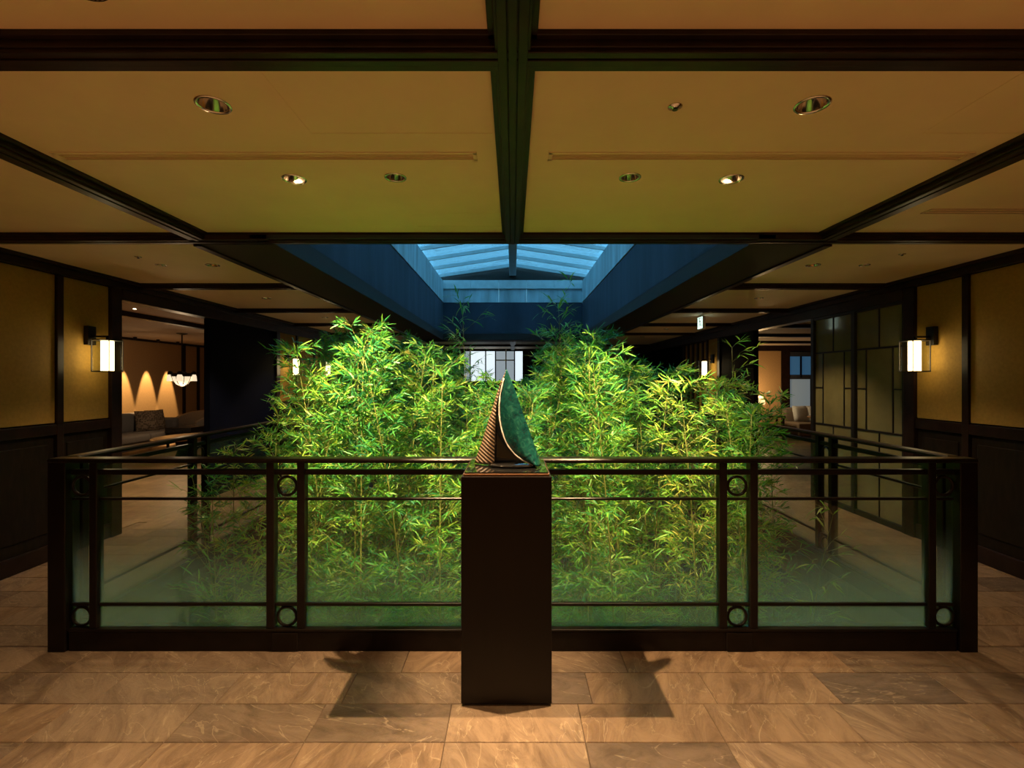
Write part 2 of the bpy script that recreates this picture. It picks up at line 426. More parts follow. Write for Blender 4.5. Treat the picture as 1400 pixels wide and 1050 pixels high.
# ------------------------------------------------------------------ skylight well
WX = 1.67; WYN, WYF = 3.50, 11.95
SOF = CEIL - .05
def H(h): return CAMZ + h
for s, nm in ((-1, 'wall_well_left'), (1, 'wall_well_right')):
    root = empty(nm); struct(root, 'deep slate side wall of the skylight well')
    MB().box(s * WX, s * (WX + .12), WYN - .1, WYF + .2, H(1.10), H(1.83)).build('well_lining', 'slate', root)
    MB().box(s * (WX + .02), s * (WX + .14), WYN - .1, WYF + .2, H(1.825), H(1.86)).build('reveal_strip', 'slate', root)
    k = 10
    for i in range(k):
        ya = WYN - .1 + (WYF + .3 - WYN) * i / k; yb = WYN - .1 + (WYF + .3 - WYN) * (i + 1) / k
        MB().box(s * (WX - .005), s * (WX + .12), ya, yb - .006, H(1.855), H(2.36)).build('curb_panel', 'curb_paint', root)
    MB().box(s * WX, s * 2.225, 3.38, 12.5, SOF, H(1.11)).build('soffit_beam', 'soffit_wood', root, bevel=.004)
    MB().box(s * 2.19, s * 2.25, 3.5, 12.5, SOF - .012, SOF + .03).build('soffit_bead', 'dark_wood', root, bevel=.004)
    MB().box(s * 2.215, s * 2.30, 3.5, 12.5, CEIL - .02, CEIL + .01).build('soffit_flange', 'dark_wood', root)
root = empty('wall_well_back'); struct(root, 'slate end wall of the skylight well under pale curb panels')
MB().box(-WX, WX, WYF, WYF + .12, H(1.10), H(1.83)).build('well_lining', 'slate', root)
MB().box(-WX, WX, WYF + .02, WYF + .14, H(1.825), H(1.86)).build('reveal_strip', 'slate', root)
for i in range(5):
    a = -WX + 2 * WX * i / 5; b_ = -WX + 2 * WX * (i + 1) / 5
    MB().box(a, b_ - .005, WYF, WYF + .12, H(1.855), H(2.18)).build('curb_panel', 'curb_paint', root)
    MB().box(a, b_ - .005, WYF - .05, WYF + .12, H(2.18), H(2.38)).build('curb_cap', 'rafter_paint', root)
MB().box(-2.22, 2.22, WYF - .0, 12.5, SOF, H(1.11)).build('soffit_beam', 'soffit_wood', root, bevel=.004)
MB().prism([(-WX - .1, H(2.36)), (WX + .1, H(2.36)), (WX + .1, H(2.46)), (0, H(2.72)), (-WX - .1, H(2.46))], 'y', WYF + .04, WYF + .14).build('gable_panel', 'black_metal', root)
root = empty('wall_well_front'); struct(root, 'slate front wall of the skylight well')
MB().box(-WX - .12, WX + .12, WYN - .12, WYN, SOF + .01, H(2.36)).build('well_lining', 'slate', root)
MB().prism([(-WX - .1, H(2.36)), (WX + .1, H(2.36)), (WX + .1, H(2.46)), (0, H(2.72)), (-WX - .1, H(2.46))], 'y', WYN - .14, WYN - .04).build('gable_panel', 'black_metal', root)
# gabled glass roof
root = empty('window_1'); struct(root, 'gabled glass skylight with pale rafters and a ridge beam')
EH, RH = 2.40, 2.64
MB().box(-.08, .08, WYN - .1, WYF + .02, H(2.50), H(2.66)).build('ridge_beam', 'rafter_paint', root, bevel=.006)
ys = [WYF - .55 - i * .79 for i in range(10)]
ys = [WYF - .02] + [y for y in ys if y > WYN] + [WYN]
slope = (RH - EH) / WX
for y in ys[1:-1]:
    for s in (-1, 1):
        MB().prism([(s * (WX + .05), H(EH) - .065), (s * .07, H(RH) - .055), (s * .07, H(RH) + .01), (s * (WX + .05), H(EH))], 'y', y - .018, y + .018).build('rafter', 'rafter_paint', root)
for a, b_ in zip(ys[:-1], ys[1:]):
    for s in (-1, 1):
        for dz in (0, .030): MB().prism([(s * (WX + .12), H(EH) + .002 + dz), (0, H(RH) + .022 + dz), (0, H(RH) + .036 + dz), (s * (WX + .12), H(EH) + .016 + dz)], 'y', b_ + .004, a - .004).build('glass_pane', 'roof_glass', root)

# ------------------------------------------------------------------ walls of the hall
DADO = 1.163; PTOP = 2.46
def wall_run(root, s, y0, y1, stiles, gold=True):
    """plaster-and-panel wall on side s between y0 and y1 with posts at the given positions"""
    MB().box(s * WALL, s * (WALL + .1), y0, y1, 0, CEIL).build('wall_core', 'wainscot', root)
    ed = [y0] + stiles + [y1]
    for y in stiles: MB().box(s * (WALL - .035), s * WALL, y - .032, y + .032, .14, PTOP).build('stile', 'dark_wood', root, bevel=.004)
    for a, b_ in zip(ed[:-1], ed[1:]):
        if b_ - a < .12: continue
        MB().box(s * (WALL - .012), s * WALL, a + .03, b_ - .03, DADO + .01, PTOP - .005).build('fabric_panel', 'gold_fabric', root, bevel=.004)
        MB().box(s * (WALL - .012), s * WALL, a + .09, b_ - .09, .24, DADO - .17).build('wainscot_panel', 'wainscot', root, bevel=.006)
    MB().box(s * (WALL - .03), s * WALL, y0, y1, DADO - .09, DADO).build('dado_rail', 'dark_wood', root, bevel=.006)
    MB().box(s * (WALL - .03), s * WALL, y0, y1, 0, .14).build('skirting', 'dark_wood', root, bevel=.008)
for s, nm in ((-1, 'wall_left'), (1, 'wall_right')):
    root = empty(nm); struct(root, 'gold fabric wall panels between dark posts over a dark wainscot')
    sgn = -1 if s < 0 else 1
    wall_run(root, s, NEAR, 4.90, [-2.2, -.9, .4, 1.7, 3.0, 4.33])
    MB().box(s * (WALL - .045), s * (WALL + .1), 4.87, 5.00, 0, PTOP).build('end_post', 'dark_wood', root, bevel=.005)
    MB().box(s * (WALL - .07), s * WALL, NEAR, BACK, PTOP, CEIL).build('crown', 'dark_wood', root, bevel=.01)
    MB().box(s * (WALL - .11), s * WALL, NEAR, BACK, CEIL - .03, CEIL).build('crown_bead', 'dark_wood', root, bevel=.006)
    MB().box(s * (WALL - .05), s * (WALL + .1), 5.0, BACK, H(.80), PTOP + .02).build('lintel', 'dark_wood', root, bevel=.006)
    MB().box(s * WALL, s * (WALL + .1), 5.0, BACK, H(.82), CEIL).build('wall_core', 'wainscot', root)
    if s < 0:
        MB().box(s * (WALL - .02), s * (WALL + .06), 6.49, 8.30, 0, H(.82)).build('navy_column', 'navy', root, bevel=.004)
        MB().box(s * (WALL - .045), s * (WALL + .1), 8.28, 8.40, 0, H(.82)).build('end_post', 'dark_wood', root, bevel=.005)
        wall_run(root, s, 8.40, BACK, [9.1, 9.9, 10.7, 11.6, 12.5, 13.4, 14.3, 15.2])
    else:
        MB().box(s * (WALL - .02), s * (WALL + .06), 8.15, 9.45, 0, H(.82)).build('dark_column', 'black_panel', root, bevel=.004)
        MB().box(s * (WALL - .045), s * (WALL + .1), 9.45, 9.55, 0, H(.82)).build('end_post', 'dark_wood', root, bevel=.005)
        wall_run(root, s, 9.55, 10.08, [])
        MB().box(s * (WALL - .045), s * (WALL + .1), 10.05, 10.13, 0, H(.82)).build('end_post', 'dark_wood', root, bevel=.005)
        # a screen of narrow gold panels, then a dark recess
        MB().box(s * (WALL + .06), s * (WALL + .16), 10.1, 11.55, 0, H(.82)).build('wall_core', 'wainscot', root)
        for i in range(5):
            ya = 10.13 + i * .285
            MB().box(s * (WALL + .03), s * (WALL + .06), ya + .03, ya + .255, .2, H(.78)).build('fabric_panel', 'gold_fabric', root, bevel=.004)
            MB().box(s * (WALL - .01), s * (WALL + .06), ya + .255, ya + .315, 0, H(.82)).build('stile', 'dark_wood', root, bevel=.004)
        MB().box(s * (WALL + .9), s * (WALL + 1.0), 11.5, BACK, 0, CEIL).build('recess_wall', 'wainscot', root)
        MB().box(s * WALL, s * (WALL + 1.0), 11.5, 11.6, 0, CEIL).build('recess_wall', 'wainscot', root)
        MB().box(s * (WALL - .05), s * (WALL + .1), 15.9, BACK, 0, H(.82)).build('end_post', 'dark_wood', root, bevel=.005)
root = empty('wall_back'); struct(root, 'far end wall with a lit tan panel and dark wood panelling')
MB().box(-5, 5, BACK, BACK + .2, 0, CEIL).build('wall_core', 'wainscot', root)
MB().box(2.1, WALL - .03, BACK - .02, BACK, .3, H(.93)).build('tan_panel', 'lounge_wall', root)
for i in range(7):
    x = -3.9 + i * .33
    MB().box(x, x + .30, BACK - .025, BACK, .15, H(.9)).build('wood_panel', 'dark_wood', root, bevel=.005)
for i in range(4):
    x = .55 + i * .38
    MB().box(x, x + .35, BACK - .025, BACK, .15, H(.9)).build('wood_panel', 'dark_wood', root, bevel=.005)
MB().box(-WALL, WALL, BACK - .04, BACK, H(.92), CEIL).build('crown', 'dark_wood', root)
root2 = MB().box(-5, 5, NEAR - .2, NEAR, 0, CEIL).build('wall_front', 'gold_fabric'); struct(root2, 'gold fabric wall behind the viewer')
# three round bosses on the tan panel
for i, x in enumerate((2.35, 3.2, 3.55)):
    tag(MB().lathe([(.075, 0), (.09, -.02), (.06, -.05), (.0, -.06)], 16, (0, 0, 0), cap=False, ax='y').build('wall_boss', 'brown_wood', None, smooth=True, loc=(x, BACK - .02, H(.62 if i else .64))),
        'round brown wooden boss on the tan end wall', 'wall ornament', 'bosses on the tan end wall')
# far window
root = empty('window_2', (0, 0, 0)); struct(root, 'bright far window with thin dark mullions')
X0, X1, Z0, Z1 = -1.58, .32, 1.50, H(.98)
fr = MB(); fr.box(X0 - .05, X1 + .05, BACK - .05, BACK - .02, Z0 - .06, Z0).box(X0 - .05, X1 + .05, BACK - .05, BACK - .02, Z1, Z1 + .03)
fr.box(X0 - .05, X0, BACK - .05, BACK - .02, Z0, Z1).box(X1, X1 + .05, BACK - .05, BACK - .02, Z0, Z1)
fr.build('window_frame', 'dark_wood', root)
edges = [X0, X0 + .20, X0 + .70, X0 + 1.02, X0 + 1.36, X0 + 1.64, X1]
mats = ['window_grey', 'window_white', 'window_white', 'window_grey', 'window_grey', 'window_white']
for i, (a, b_) in enumerate(zip(edges[:-1], edges[1:])):
    MB().box(a, b_, BACK - .030, BACK - .022, Z0, Z1).build('window_pane', mats[i], root)
    if i: MB().box(a - .02, a + .02, BACK - .05, BACK - .02, Z0, Z1).build('mullion', 'black_metal' if i in (2, 3, 5) else 'white_plastic', root)
MB().box(edges[3], edges[5], BACK - .048, BACK - .022, Z0 + .66, Z0 + .70).build('transom', 'white_plastic', root)

# ------------------------------------------------------------------ glass screen in the right wall
s = 1; ya, yb = 5.0, 6.57
scr = empty('glass_screen', (WALL, ya, 0)); tag(scr, 'tall screen of olive glass panes in thin dark muntins beside the wall lamp', 'screen')
L_ = yb - ya
def scr_box(nm, m_, y0, y1, z0, z1, d0=-.02, d1=.02, bevel=.002):
    return MB().box(d0, d1, y0, y1, z0, z1).build(nm, m_, scr, bevel=bevel, seg=1)
ZT, ZB = H(.80), .06
for (p, q) in ((0, .03), (.73, .79), (L_ - .06, L_)): scr_box('post', 'black_metal', p, q, 0, ZT, -.035, .035)
scr_box('bottom_rail', 'black_metal', 0, L_, 0, ZB, -.03, .03); scr_box('head_rail', 'black_metal', 0, L_, ZT - .03, ZT, -.03, .03)
for bay, (p, q) in enumerate(((.03, .73), (.79, L_ - .06))):
    d = q - p
    rows = [(1.90, ZT - .03, [0, .5, 1]), (.99, 1.88, [0, .22, .78, 1]), (ZB, .97, [0, .5, 1])]
    for ri, (z0, z1, cuts) in enumerate(rows):
        scr_box('muntin', 'black_metal', p, q, z1, z1 + .02, -.012, .012)
        for i in range(len(cuts) - 1):
            a = p + cuts[i] * d + (.008 if i else 0); b_ = p + cuts[i + 1] * d - (.008 if i < len(cuts) - 2 else 0)
            if i: scr_box('muntin', 'black_metal', a - .016, a, z0, z1, -.012, .012)
            if ri == 1 and i != 1:
                scr_box('pane', 'screen_glass', a, b_, z0, 1.44, -.004, .004); scr_box('pane', 'screen_glass', a, b_, 1.452, z1, -.004, .004)
                scr_box('muntin', 'black_metal', a, b_, 1.44, 1.452, -.012, .012)
            else:
                scr_box('pane', 'screen_glass', a, b_, z0, z1, -.004, .004)
# backing so the screen closes off the room behind it
struct(MB().box(WALL + .06, WALL + .12, 4.95, 6.60, 0, CEIL).build('wall_screen_backing', 'wainscot'), 'dark wall behind the glass screen')

# ------------------------------------------------------------------ balustrade
RX, RY0, RY1 = 2.64, 2.82, 12.05
def ring_proto():
    return MB().ring((0, 0, 0), .053, .0085).mesh('ring')
ring_me = None
def run(name, label, length, centres, loc, rz, posts):
    root = empty(name, loc, rz); tag(root, label, 'balustrade', 'glass balustrade runs around the bamboo')
    hl = length / 2; inner = hl - (.11 if posts else .055)
    B = lambda nm, m_, *a, bv=.003: MB().box(*a).build(nm, m_, root, bevel=bv, seg=1)
    if posts:
        for s in (-1, 1): B('corner_post', 'bronze', s * (hl - .10), s * hl, 0, .10, 0, 1.075)
    B('handrail', 'bronze', -hl, hl, -.01 if posts else .005, .085, 1.075, 1.10, bv=.008)
    B('upper_rail', 'bronze', -inner, inner, .025, .06, 1.003, 1.033)
    B('middle_rail', 'bronze', -inner, inner, .03, .055, .856, .870)
    B('lower_rail', 'bronze', -inner, inner, .03, .055, .249, .267)
    B('sill', 'bronze', -inner, inner, .012, .09, 0, .112); B('sill_cap', 'bronze', -inner, inner, .006, .096, .112, .128)
    ed = [-inner]
    for s in (-1,): pass
    cols = []
    if posts:
        stil = [-2.395, 2.395]; cols = [-2.478, 2.478]
    else:
        stil = [-inner + .02, inner - .02]
    for c in centres: stil += [c - .0875, c + .0875]; cols.append(c)
    for x in stil: B('stile', 'bronze', x - .022, x + .022, .015, .07, .128, 1.075)
    for c in centres: B('sill_block', 'bronze', c - .075, c + .075, .004, .05, .004, .108)
    for c in cols:
        for z in (.937, .188):
            o = link('ring', ring_me, root, (c, .0425, z))
    st = sorted(stil)
    ends = ([-inner] if posts else []) + st + ([inner] if posts else [])
    for a, b_ in zip(ends[:-1], ends[1:]):
        a2 = a + (.022 if a in st else 0); b2 = b_ - (.022 if b_ in st else 0)
        if b2 - a2 > .03: MB().box(a2, b2, .038, .047, .128, 1.003).build('glass_panel', 'etched_glass', root); MB().box(a2, b2, .0478, .0488, .128, .60).build('etched_film', 'etched_film', root)
    return root
ring_me = ring_proto(); ring_me.materials.append(M['bronze']); ring_me.shade_smooth()
run('balustrade', 'bronze and etched glass balustrade run standing behind the pedestal', 2 * RX, [-1.297, 0, 1.29], (0, RY0, 0), 0, True)
sl = RY1 - RY0 - .2
cs = [-sl / 2 + 1.2 + i * 1.31 for i in range(6)]
run('balustrade', 'bronze and etched glass balustrade run along the aisle of the lounge opening', sl, [-c for c in cs], (-RX, (RY0 + RY1) / 2, 0), -math.pi / 2, False)
run('balustrade', 'bronze and etched glass balustrade run along the aisle of the glass screen', sl, cs, (RX, (RY0 + RY1) / 2, 0), math.pi / 2, False)
run('balustrade', 'bronze and etched glass balustrade run closing the far end beyond the bamboo', 2 * RX, [-1.297, 0, 1.29], (0, RY1, 0), math.pi, True)

# ------------------------------------------------------------------ pedestal and sculpture
PX, PY = 0.0, 2.355 + .215
ped = empty('pedestal', (-.03, PY, 0)); tag(ped, 'tall dark brown wooden pedestal carrying the sail sculpture', 'pedestal')
MB().box(-.215, .215, -.215, .215, .012, 1.088).build('body', 'pedestal', ped, bevel=.004)
MB().box(-.20, .20, -.20, .20, 0, .012).build('plinth', 'black_metal', ped)
MB().box(-.205, .205, -.205, .205, 1.088, 1.099).build('top_edge', 'pedestal_edge', ped, bevel=.002)
MB().box(-.20, .20, -.20, .20, 1.099, 1.106).build('top_plate', 'lacquer', ped, bevel=.001)
scu = empty('sail_sculpture', (-.03, PY, 1.106)); tag(scu, 'glazed sail sculpture of one ribbed brown and one teal sail', 'sculpture')
def sail(left, right, yf, thick, name, m_, nu=14, nv=26):
    # left/right: functions t in 0..1 (bottom to top) -> (x, z); yf(u, t) -> depth
    mb = MB(); front = []; back = []
    for j in range(nv + 1):
        t = j / nv; a = left(t); b_ = right(t)
        for i in range(nu + 1):
            u = i / nu; x = a[0] + (b_[0] - a[0]) * u; z = a[1] + (b_[1] - a[1]) * u; y = yf(u, t)
            front.append((x, y, z)); back.append((x, y + thick, z))
    n = (nu + 1) * (nv + 1); fs = []
    def I(i, j): return j * (nu + 1) + i
    for j in range(nv):
        for i in range(nu):
            q = (I(i, j), I(i + 1, j), I(i + 1, j + 1), I(i, j + 1)); fs += [q, tuple(k + n for k in q[::-1])]
    for j in range(nv):
        for i in (0, nu):
            q = (I(i, j), I(i, j + 1), I(i, j + 1) + n, I(i, j) + n); fs.append(q if i == 0 else q[::-1])
    for i in range(nu):
        for j in (0, nv):
            q = (I(i, j), I(i, j) + n, I(i + 1, j) + n, I(i + 1, j)); fs.append(q if j == 0 else q[::-1])
    return mb.add(front + back, fs).build(name, m_, scu, smooth=True)
def interp(pts):
    def f(t):
        k = t * (len(pts) - 1); i = min(int(k), len(pts) - 2); u = k - i
        p0 = pts[max(i - 1, 0)]; p1 = pts[i]; p2 = pts[i + 1]; p3 = pts[min(i + 2, len(pts) - 1)]
        return tuple(.5 * (2 * p1[c] + (p2[c] - p0[c]) * u + (2 * p0[c] - 5 * p1[c] + 4 * p2[c] - p3[c]) * u * u + (-p0[c] + 3 * p1[c] - 3 * p2[c] + p3[c]) * u ** 3) for c in range(len(p1)))
    return f
apex = (-.004, .494)
lL = interp([(-.172, .004), (-.125, .14), (-.078, .29), (-.040, .41), apex])
lR = interp([(-.058, .004), (-.056, .14), (-.050, .29), (-.026, .42), (apex[0] + .003, apex[1])])
sail(lL, lR, lambda u, t: .045 - .05 * (1 - t) * u - .02 * math.sin(math.pi * u) * (1 - t), .012, 'ribbed_sail', 'ribbed_clay')
rL = interp([(.132, .012), (.055, .052), (-.004, .125), (-.036, .235), (-.037, .345), (-.020, .43), apex])
rR = interp([(.176, .006), (.150, .085), (.118, .175), (.080, .28), (.045, .38), (.018, .45), (apex[0] + .004, apex[1])])
yr = lambda u, t: -.075 + .12 * t * .6 + .055 * (u - .2) ** 2 * (1 - t) - .02 * math.sin(math.pi * u) * (1 - t)
sail(rL, rR, yr, .012, 'teal_sail', 'teal_glaze')
MB().tube([(*rL(t / 24)[:1], yr(0, t / 24) - .003, rL(t / 24)[1]) for t in range(22)], [.0040 - .00006 * t + .0006 * math.sin(t * 2.1) for t in range(22)], 8).build('sail_rim', 'white_glaze', scu, smooth=True)
MB().tube([(-.060, -.005, .004), (-.058, 0, .15), (-.052, .01, .30), (-.03, .03, .42)], [.006, .006, .005, .003], 8).build('mast', 'lacquer', scu, smooth=True)
MB().lathe([(.0, 0), (.085, 0), (.105, .006), (.09, .014), (0, .018)], 32, (.035, -.04, 0), cap=False, sx=1.25, sy=.62).build('base', 'lacquer', scu, smooth=True)
sail(lambda t: (-.066 + .01 * t, .006 + .30 * t), lambda t: (.10 - .145 * t, .006 + .30 * t), lambda u, t: .03 + .02 * u, .008, 'inner_sail', 'lacquer')

# ------------------------------------------------------------------ ceiling fittings
def downlight(x, y, r, kind):
    root = empty('downlight', (x, y, CEIL))
    MB().lathe([(r - .002, .002), (r - .002, -.003), (r + .008, -.004), (r + .010, 0), (r + .010, .002)], 28, cap=False).build('trim_ring', 'chrome', root, smooth=True)
    rf = MB().lathe([(r - .003, 0), (r * .80, .035), (r * .55, .062), (r * .30, .075)], 28, cap=False).build('reflector', 'chrome', root, smooth=True)
    MB().lathe([(r * .30, .073), (r * .30, .077)], 16).build('bulb', 'spot_glow', rf)
    return root
def dl_light(root, power, size, blend=.5, radius=.012, tilt=(0, 0), name='downlight_beam'):
    spot(name, root, (0, 0, .02), (tilt[0], tilt[1], -2.4), power, WARM, size, blend, radius)
for (x, y, r, k) in DL:
    root = downlight(x, y, r, k)
    if k in ('big', 'mid'):
        tag(root, 'round chrome downlight recessed near the linear air diffuser' if k == 'mid' else 'large round chrome downlight recessed near the ceiling hatch', 'downlight', 'chrome downlights before the well ' + k)
        if k == 'big': dl_light(root, 40, 100)
        else: dl_light(root, 1000, 66, .6, .012, (-x * .5, 2.5))
    elif k == 'key':
        tag(root, 'small chrome spotlight recessed above the pedestal', 'downlight', 'spotlights above the pedestal'); dl_light(root, 390, 58, .6, .010, (-x * 2.4 / 1.25 * 1.05 - .06, .2))
    elif k == 'rear':  # unseen downlights, added to brighten the ceiling by bounce off the floor
        tag(root, 'round chrome downlight added unseen behind the viewer to brighten the ceiling', 'downlight', 'added fill downlights of the rear bays'); dl_light(root, 150 if y < 0 else 170, 120 if y < 0 else 72, name='ceiling_fill_offscreen')
    elif k == 'unlit':
        tag(root, 'round chrome downlight recessed on the near side of the first beam', 'downlight', 'downlights near the first beam')
    elif k == 'aisle2':
        tag(root, 'tiny chrome fitting recessed in the aisle ceiling', 'downlight', 'tiny aisle fittings')
    else:
        tag(root, 'small chrome downlight recessed in the aisle ceiling', 'downlight', 'aisle downlights')
        if y < 11: dl_light(root, 85, 100)
for s in (-1, 1):
    d = empty('air_diffuser', (0, 0, CEIL)); tag(d, 'long linear slot air diffuser in the tan ceiling', 'air diffuser', 'linear slot diffusers')
    x0, x1 = sorted((s * .165, s * 2.03)); y0, y1 = 2.19, 2.265
    f = MB(); t = .012
    f.box(x0 - .006, x1 + .006, y0 - .006, y0 + t, -.004, .004).box(x0 - .006, x1 + .006, y1 - t, y1 + .006, -.004, .004).box(x0 - .006, x0 + t, y0, y1, -.004, .004).box(x1 - t, x1 + .006, y0, y1, -.004, .004)
    f.build('frame', 'plaster', d)
    MB().box(x0 + .002, x1 - .002, y0 + .002, y1 - .002, .034, .045).build('slot_back', 'plaster', d)
    MB().box(x0 + .012, x1 - .012, y0 + .03, y0 + .036, -.001, .034).build('vane', 'plaster', d)
    MB().box(x0 + .012, x1 - .012, y0 + .052, y0 + .056, -.001, .034).build('vane', 'plaster', d)
d = empty('air_diffuser', (2.95, 2.95, CEIL)); tag(d, 'linear slot air diffuser over the aisle of the glass screen', 'air diffuser')
MB().box(-.5, .5, -.04, -.03, -.005, 0).box(-.5, .5, .03, .04, -.005, 0).box(-.5, -.49, -.03, .03, -.005, 0).box(.49, .5, -.03, .03, -.005, 0).build('frame', 'plaster_lounge', d)
MB().box(-.49, .49, -.004, .004, -.006, 0).build('vane', 'plaster_lounge', d)
def sprinkler(x, y, label, grp=None):
    root = empty('sprinkler', (x, y, CEIL)); tag(root, label, 'sprinkler', grp)
    MB().lathe([(.026, 0), (.026, -.003), (.012, -.005), (.010, -.008)], 20, cap=True).build('rose', 'chrome', root, smooth=True)
    MB().lathe([(.010, -.012), (.010, -.014)], 14).build('deflector', 'black_metal', root); MB().lathe([(.003, -.013), (.003, -.006)], 8).build('stem', 'black_metal', root)
sprinkler(.594, 1.82, 'small round sprinkler in the ceiling of the middle hall')
for x, y in ((-3.05, 4.05), (3.10, 3.96)): sprinkler(x, y, 'tiny dark sprinkler in the aisle ceiling by the wall', 'aisle sprinklers')
# exit sign
ex = empty('exit_sign', (2.93, 7.72, CEIL)); tag(ex, 'small lit green and white exit sign hanging from the aisle ceiling', 'sign')
MB().box(-.022, .022, -.11, .11, -.215, -.025).build('case', 'white_plastic', ex, bevel=.003)
MB().box(-.015, .015, -.04, .04, -.027, 0).build('bracket', 'white_plastic', ex)
for s in (-1, 1):
    fc = MB().box(s * .022, s * .024, -.10, .10, -.208, -.032).build('face', 'sign_face', ex)
    g = MB(); a, b_ = s * .024, s * .0255      # running figure and doorway
    g.lathe([(.011, a), (.011, b_)], 10, (0, .012, -.068), ax='x')
    def limb(p, q, t=.007):
        dx, dz = q[0] - p[0], q[1] - p[1]; l = math.hypot(dx, dz); nx, nz = -dz / l * t, dx / l * t
        g.prism([(p[0] - nx, p[1] - nz), (q[0] - nx, q[1] - nz), (q[0] + nx, q[1] + nz), (p[0] + nx, p[1] + nz)], 'x', a, b_)
    limb((.005, -.082), (-.008, -.128), .010); limb((.005, -.085), (.035, -.105)); limb((.0, -.085), (-.03, -.10)); limb((-.008, -.125), (.022, -.15)); limb((.022, -.15), (.014, -.185)); limb((-.008, -.125), (-.025, -.16)); limb((-.025, -.16), (-.055, -.165))
    limb((-.08, -.19), (-.08, -.05), .005); limb((-.08, -.05), (.08, -.05), .005); limb((.08, -.19), (.08, -.05), .005)
    g.build('pictogram', 'sign_green', fc)

# ------------------------------------------------------------------ wall lamps
def wall_lamp(s, y, label, grp=None, power=1.0):
    root = empty('wall_lamp', (s * (WALL - .012), y, 1.62), 0 if s < 0 else math.pi); tag(root, label, 'wall lamp', grp)
    # local +x points into the room
    MB().box(0, .045, -.045, .045, .25, .425).build('back_plate', 'black_metal', root, bevel=.004)
    MB().box(.04, .20, -.009, .009, .322, .338).build('arm', 'black_metal', root, bevel=.003); MB().lathe([(.012, .295), (.012, .335)], 12, (.185, 0, 0)).build('arm_joint', 'black_metal', root)
    c = (.185, 0, 0)
    MB().lathe([(.118, .288), (.118, .298), (.02, .303)], 32, c).build('top_cap', 'black_metal', root, smooth=False)
    MB().ring((c[0], 0, .004), .115, .0045, 32, 6, 'z').build('bottom_rim', 'black_metal', root, smooth=True)
    gs = MB().lathe([(.110, .006), (.110, .288)], 32, c, cap=False).build('glass_shade', 'clear_glass', root, smooth=True)
    for k in range(4):
        a = math.pi / 4 + k * math.pi / 2; MB().box(-.003, .003, -.003, .003, .004, .29).build('cage_bar', 'black_metal', gs, loc=(c[0] + .114 * math.cos(a), .114 * math.sin(a), 0))
    MB().lathe([(.050, .010), (.050, .284)], 24, c).build('inner_tube', 'lamp_glow', root, smooth=False)
    return root
wall_lamp(-1, 4.63, 'glass cylinder wall lamp on the gold panel beside the lounge opening')
wall_lamp(1, 4.67, 'glass cylinder wall lamp on the gold panel beside the glass screen')
for y in (8.67, 10.17, 13.9): wall_lamp(-1, y, 'distant glass cylinder wall lamp past the navy column', 'far wall lamps past the navy column')
wall_lamp(1, 9.80, 'distant glass cylinder wall lamp next to the narrow gold panels')

# ------------------------------------------------------------------ lounge beyond the left opening
LX = -8.5; LY0, LY1 = 3.2, 14.6; LC = H(.93)
lw = empty('wall_lounge'); struct(lw, 'amber lounge walls with dark posts')
MB().box(LX - .1, LX, LY0, LY1, 0, LC + .1).build('wall_core', 'lounge_wall', lw)
MB().box(LX, -WALL - .1, LY1, LY1 + .1, 0, LC + .1).build('wall_core', 'lounge_wall', lw)
MB().box(LX, -WALL - .1, LY0 - .1, LY0, 0, LC + .1).build('wall_core', 'lounge_wall', lw)
for y in (12.84, 13.42, 14.4, 8.6): MB().box(LX, LX + .03, y - .045, y + .045, 0, LC).build('post', 'dark_wood', lw)
MB().box(LX, LX + .03, LY0, LY1, LC - .05, LC).build('cornice', 'dark_wood', lw)
MB().box(LX, -WALL - .1, LY1 - .03, LY1, LC - .05, LC).build('cornice', 'dark_wood', lw)
lc = MB().box(LX - .1, -WALL - .1, LY0 - .1, LY1 + .1, LC, LC + .12).build('ceiling_lounge', 'plaster_lounge'); struct(lc, 'pinkish plaster ceiling of the lounge')
struct(MB().box(-5.36, -5.24, LY0, LY1, LC - .07, LC).build('trim_50', 'dark_wood'), 'dark beam across the lounge ceiling')
for i, y in enumerate((10.84, 11.54, 12.22)):
    root = empty('ceiling_spotlight', (LX + .27, y, LC)); tag(root, 'small black ceiling spotlight washing the amber lounge wall', 'spotlight', 'lounge wall washers')
    MB().lathe([(.035, 0), (.035, -.05), (.03, -.055)], 16).build('can', 'black_metal', root)
    spot('wall_washer', root, (0, 0, -.06), (-.20, 0, -1.6), 420, (1, .62, .26), 30, .45, .01)
for (x, y) in ((-4.94, 6.5), (-4.94, 8.0)):
    root = empty('lounge_downlight', (x, y, LC)); tag(root, 'tiny bright downlight in the lounge ceiling', 'downlight', 'lounge downlights')
    MB().lathe([(.032, 0), (.032, -.004), (.022, -.006)], 16).build('trim_ring', 'chrome', root)
    MB().lathe([(.018, -.006), (.018, -.008)], 12).build('bulb', 'spot_glow', root)
    spot('downlight_beam', root, (0, 0, -.012), (0, 0, -2), 150 if x > -5 else 100, (1, .62, .30), 80, .5, .01)
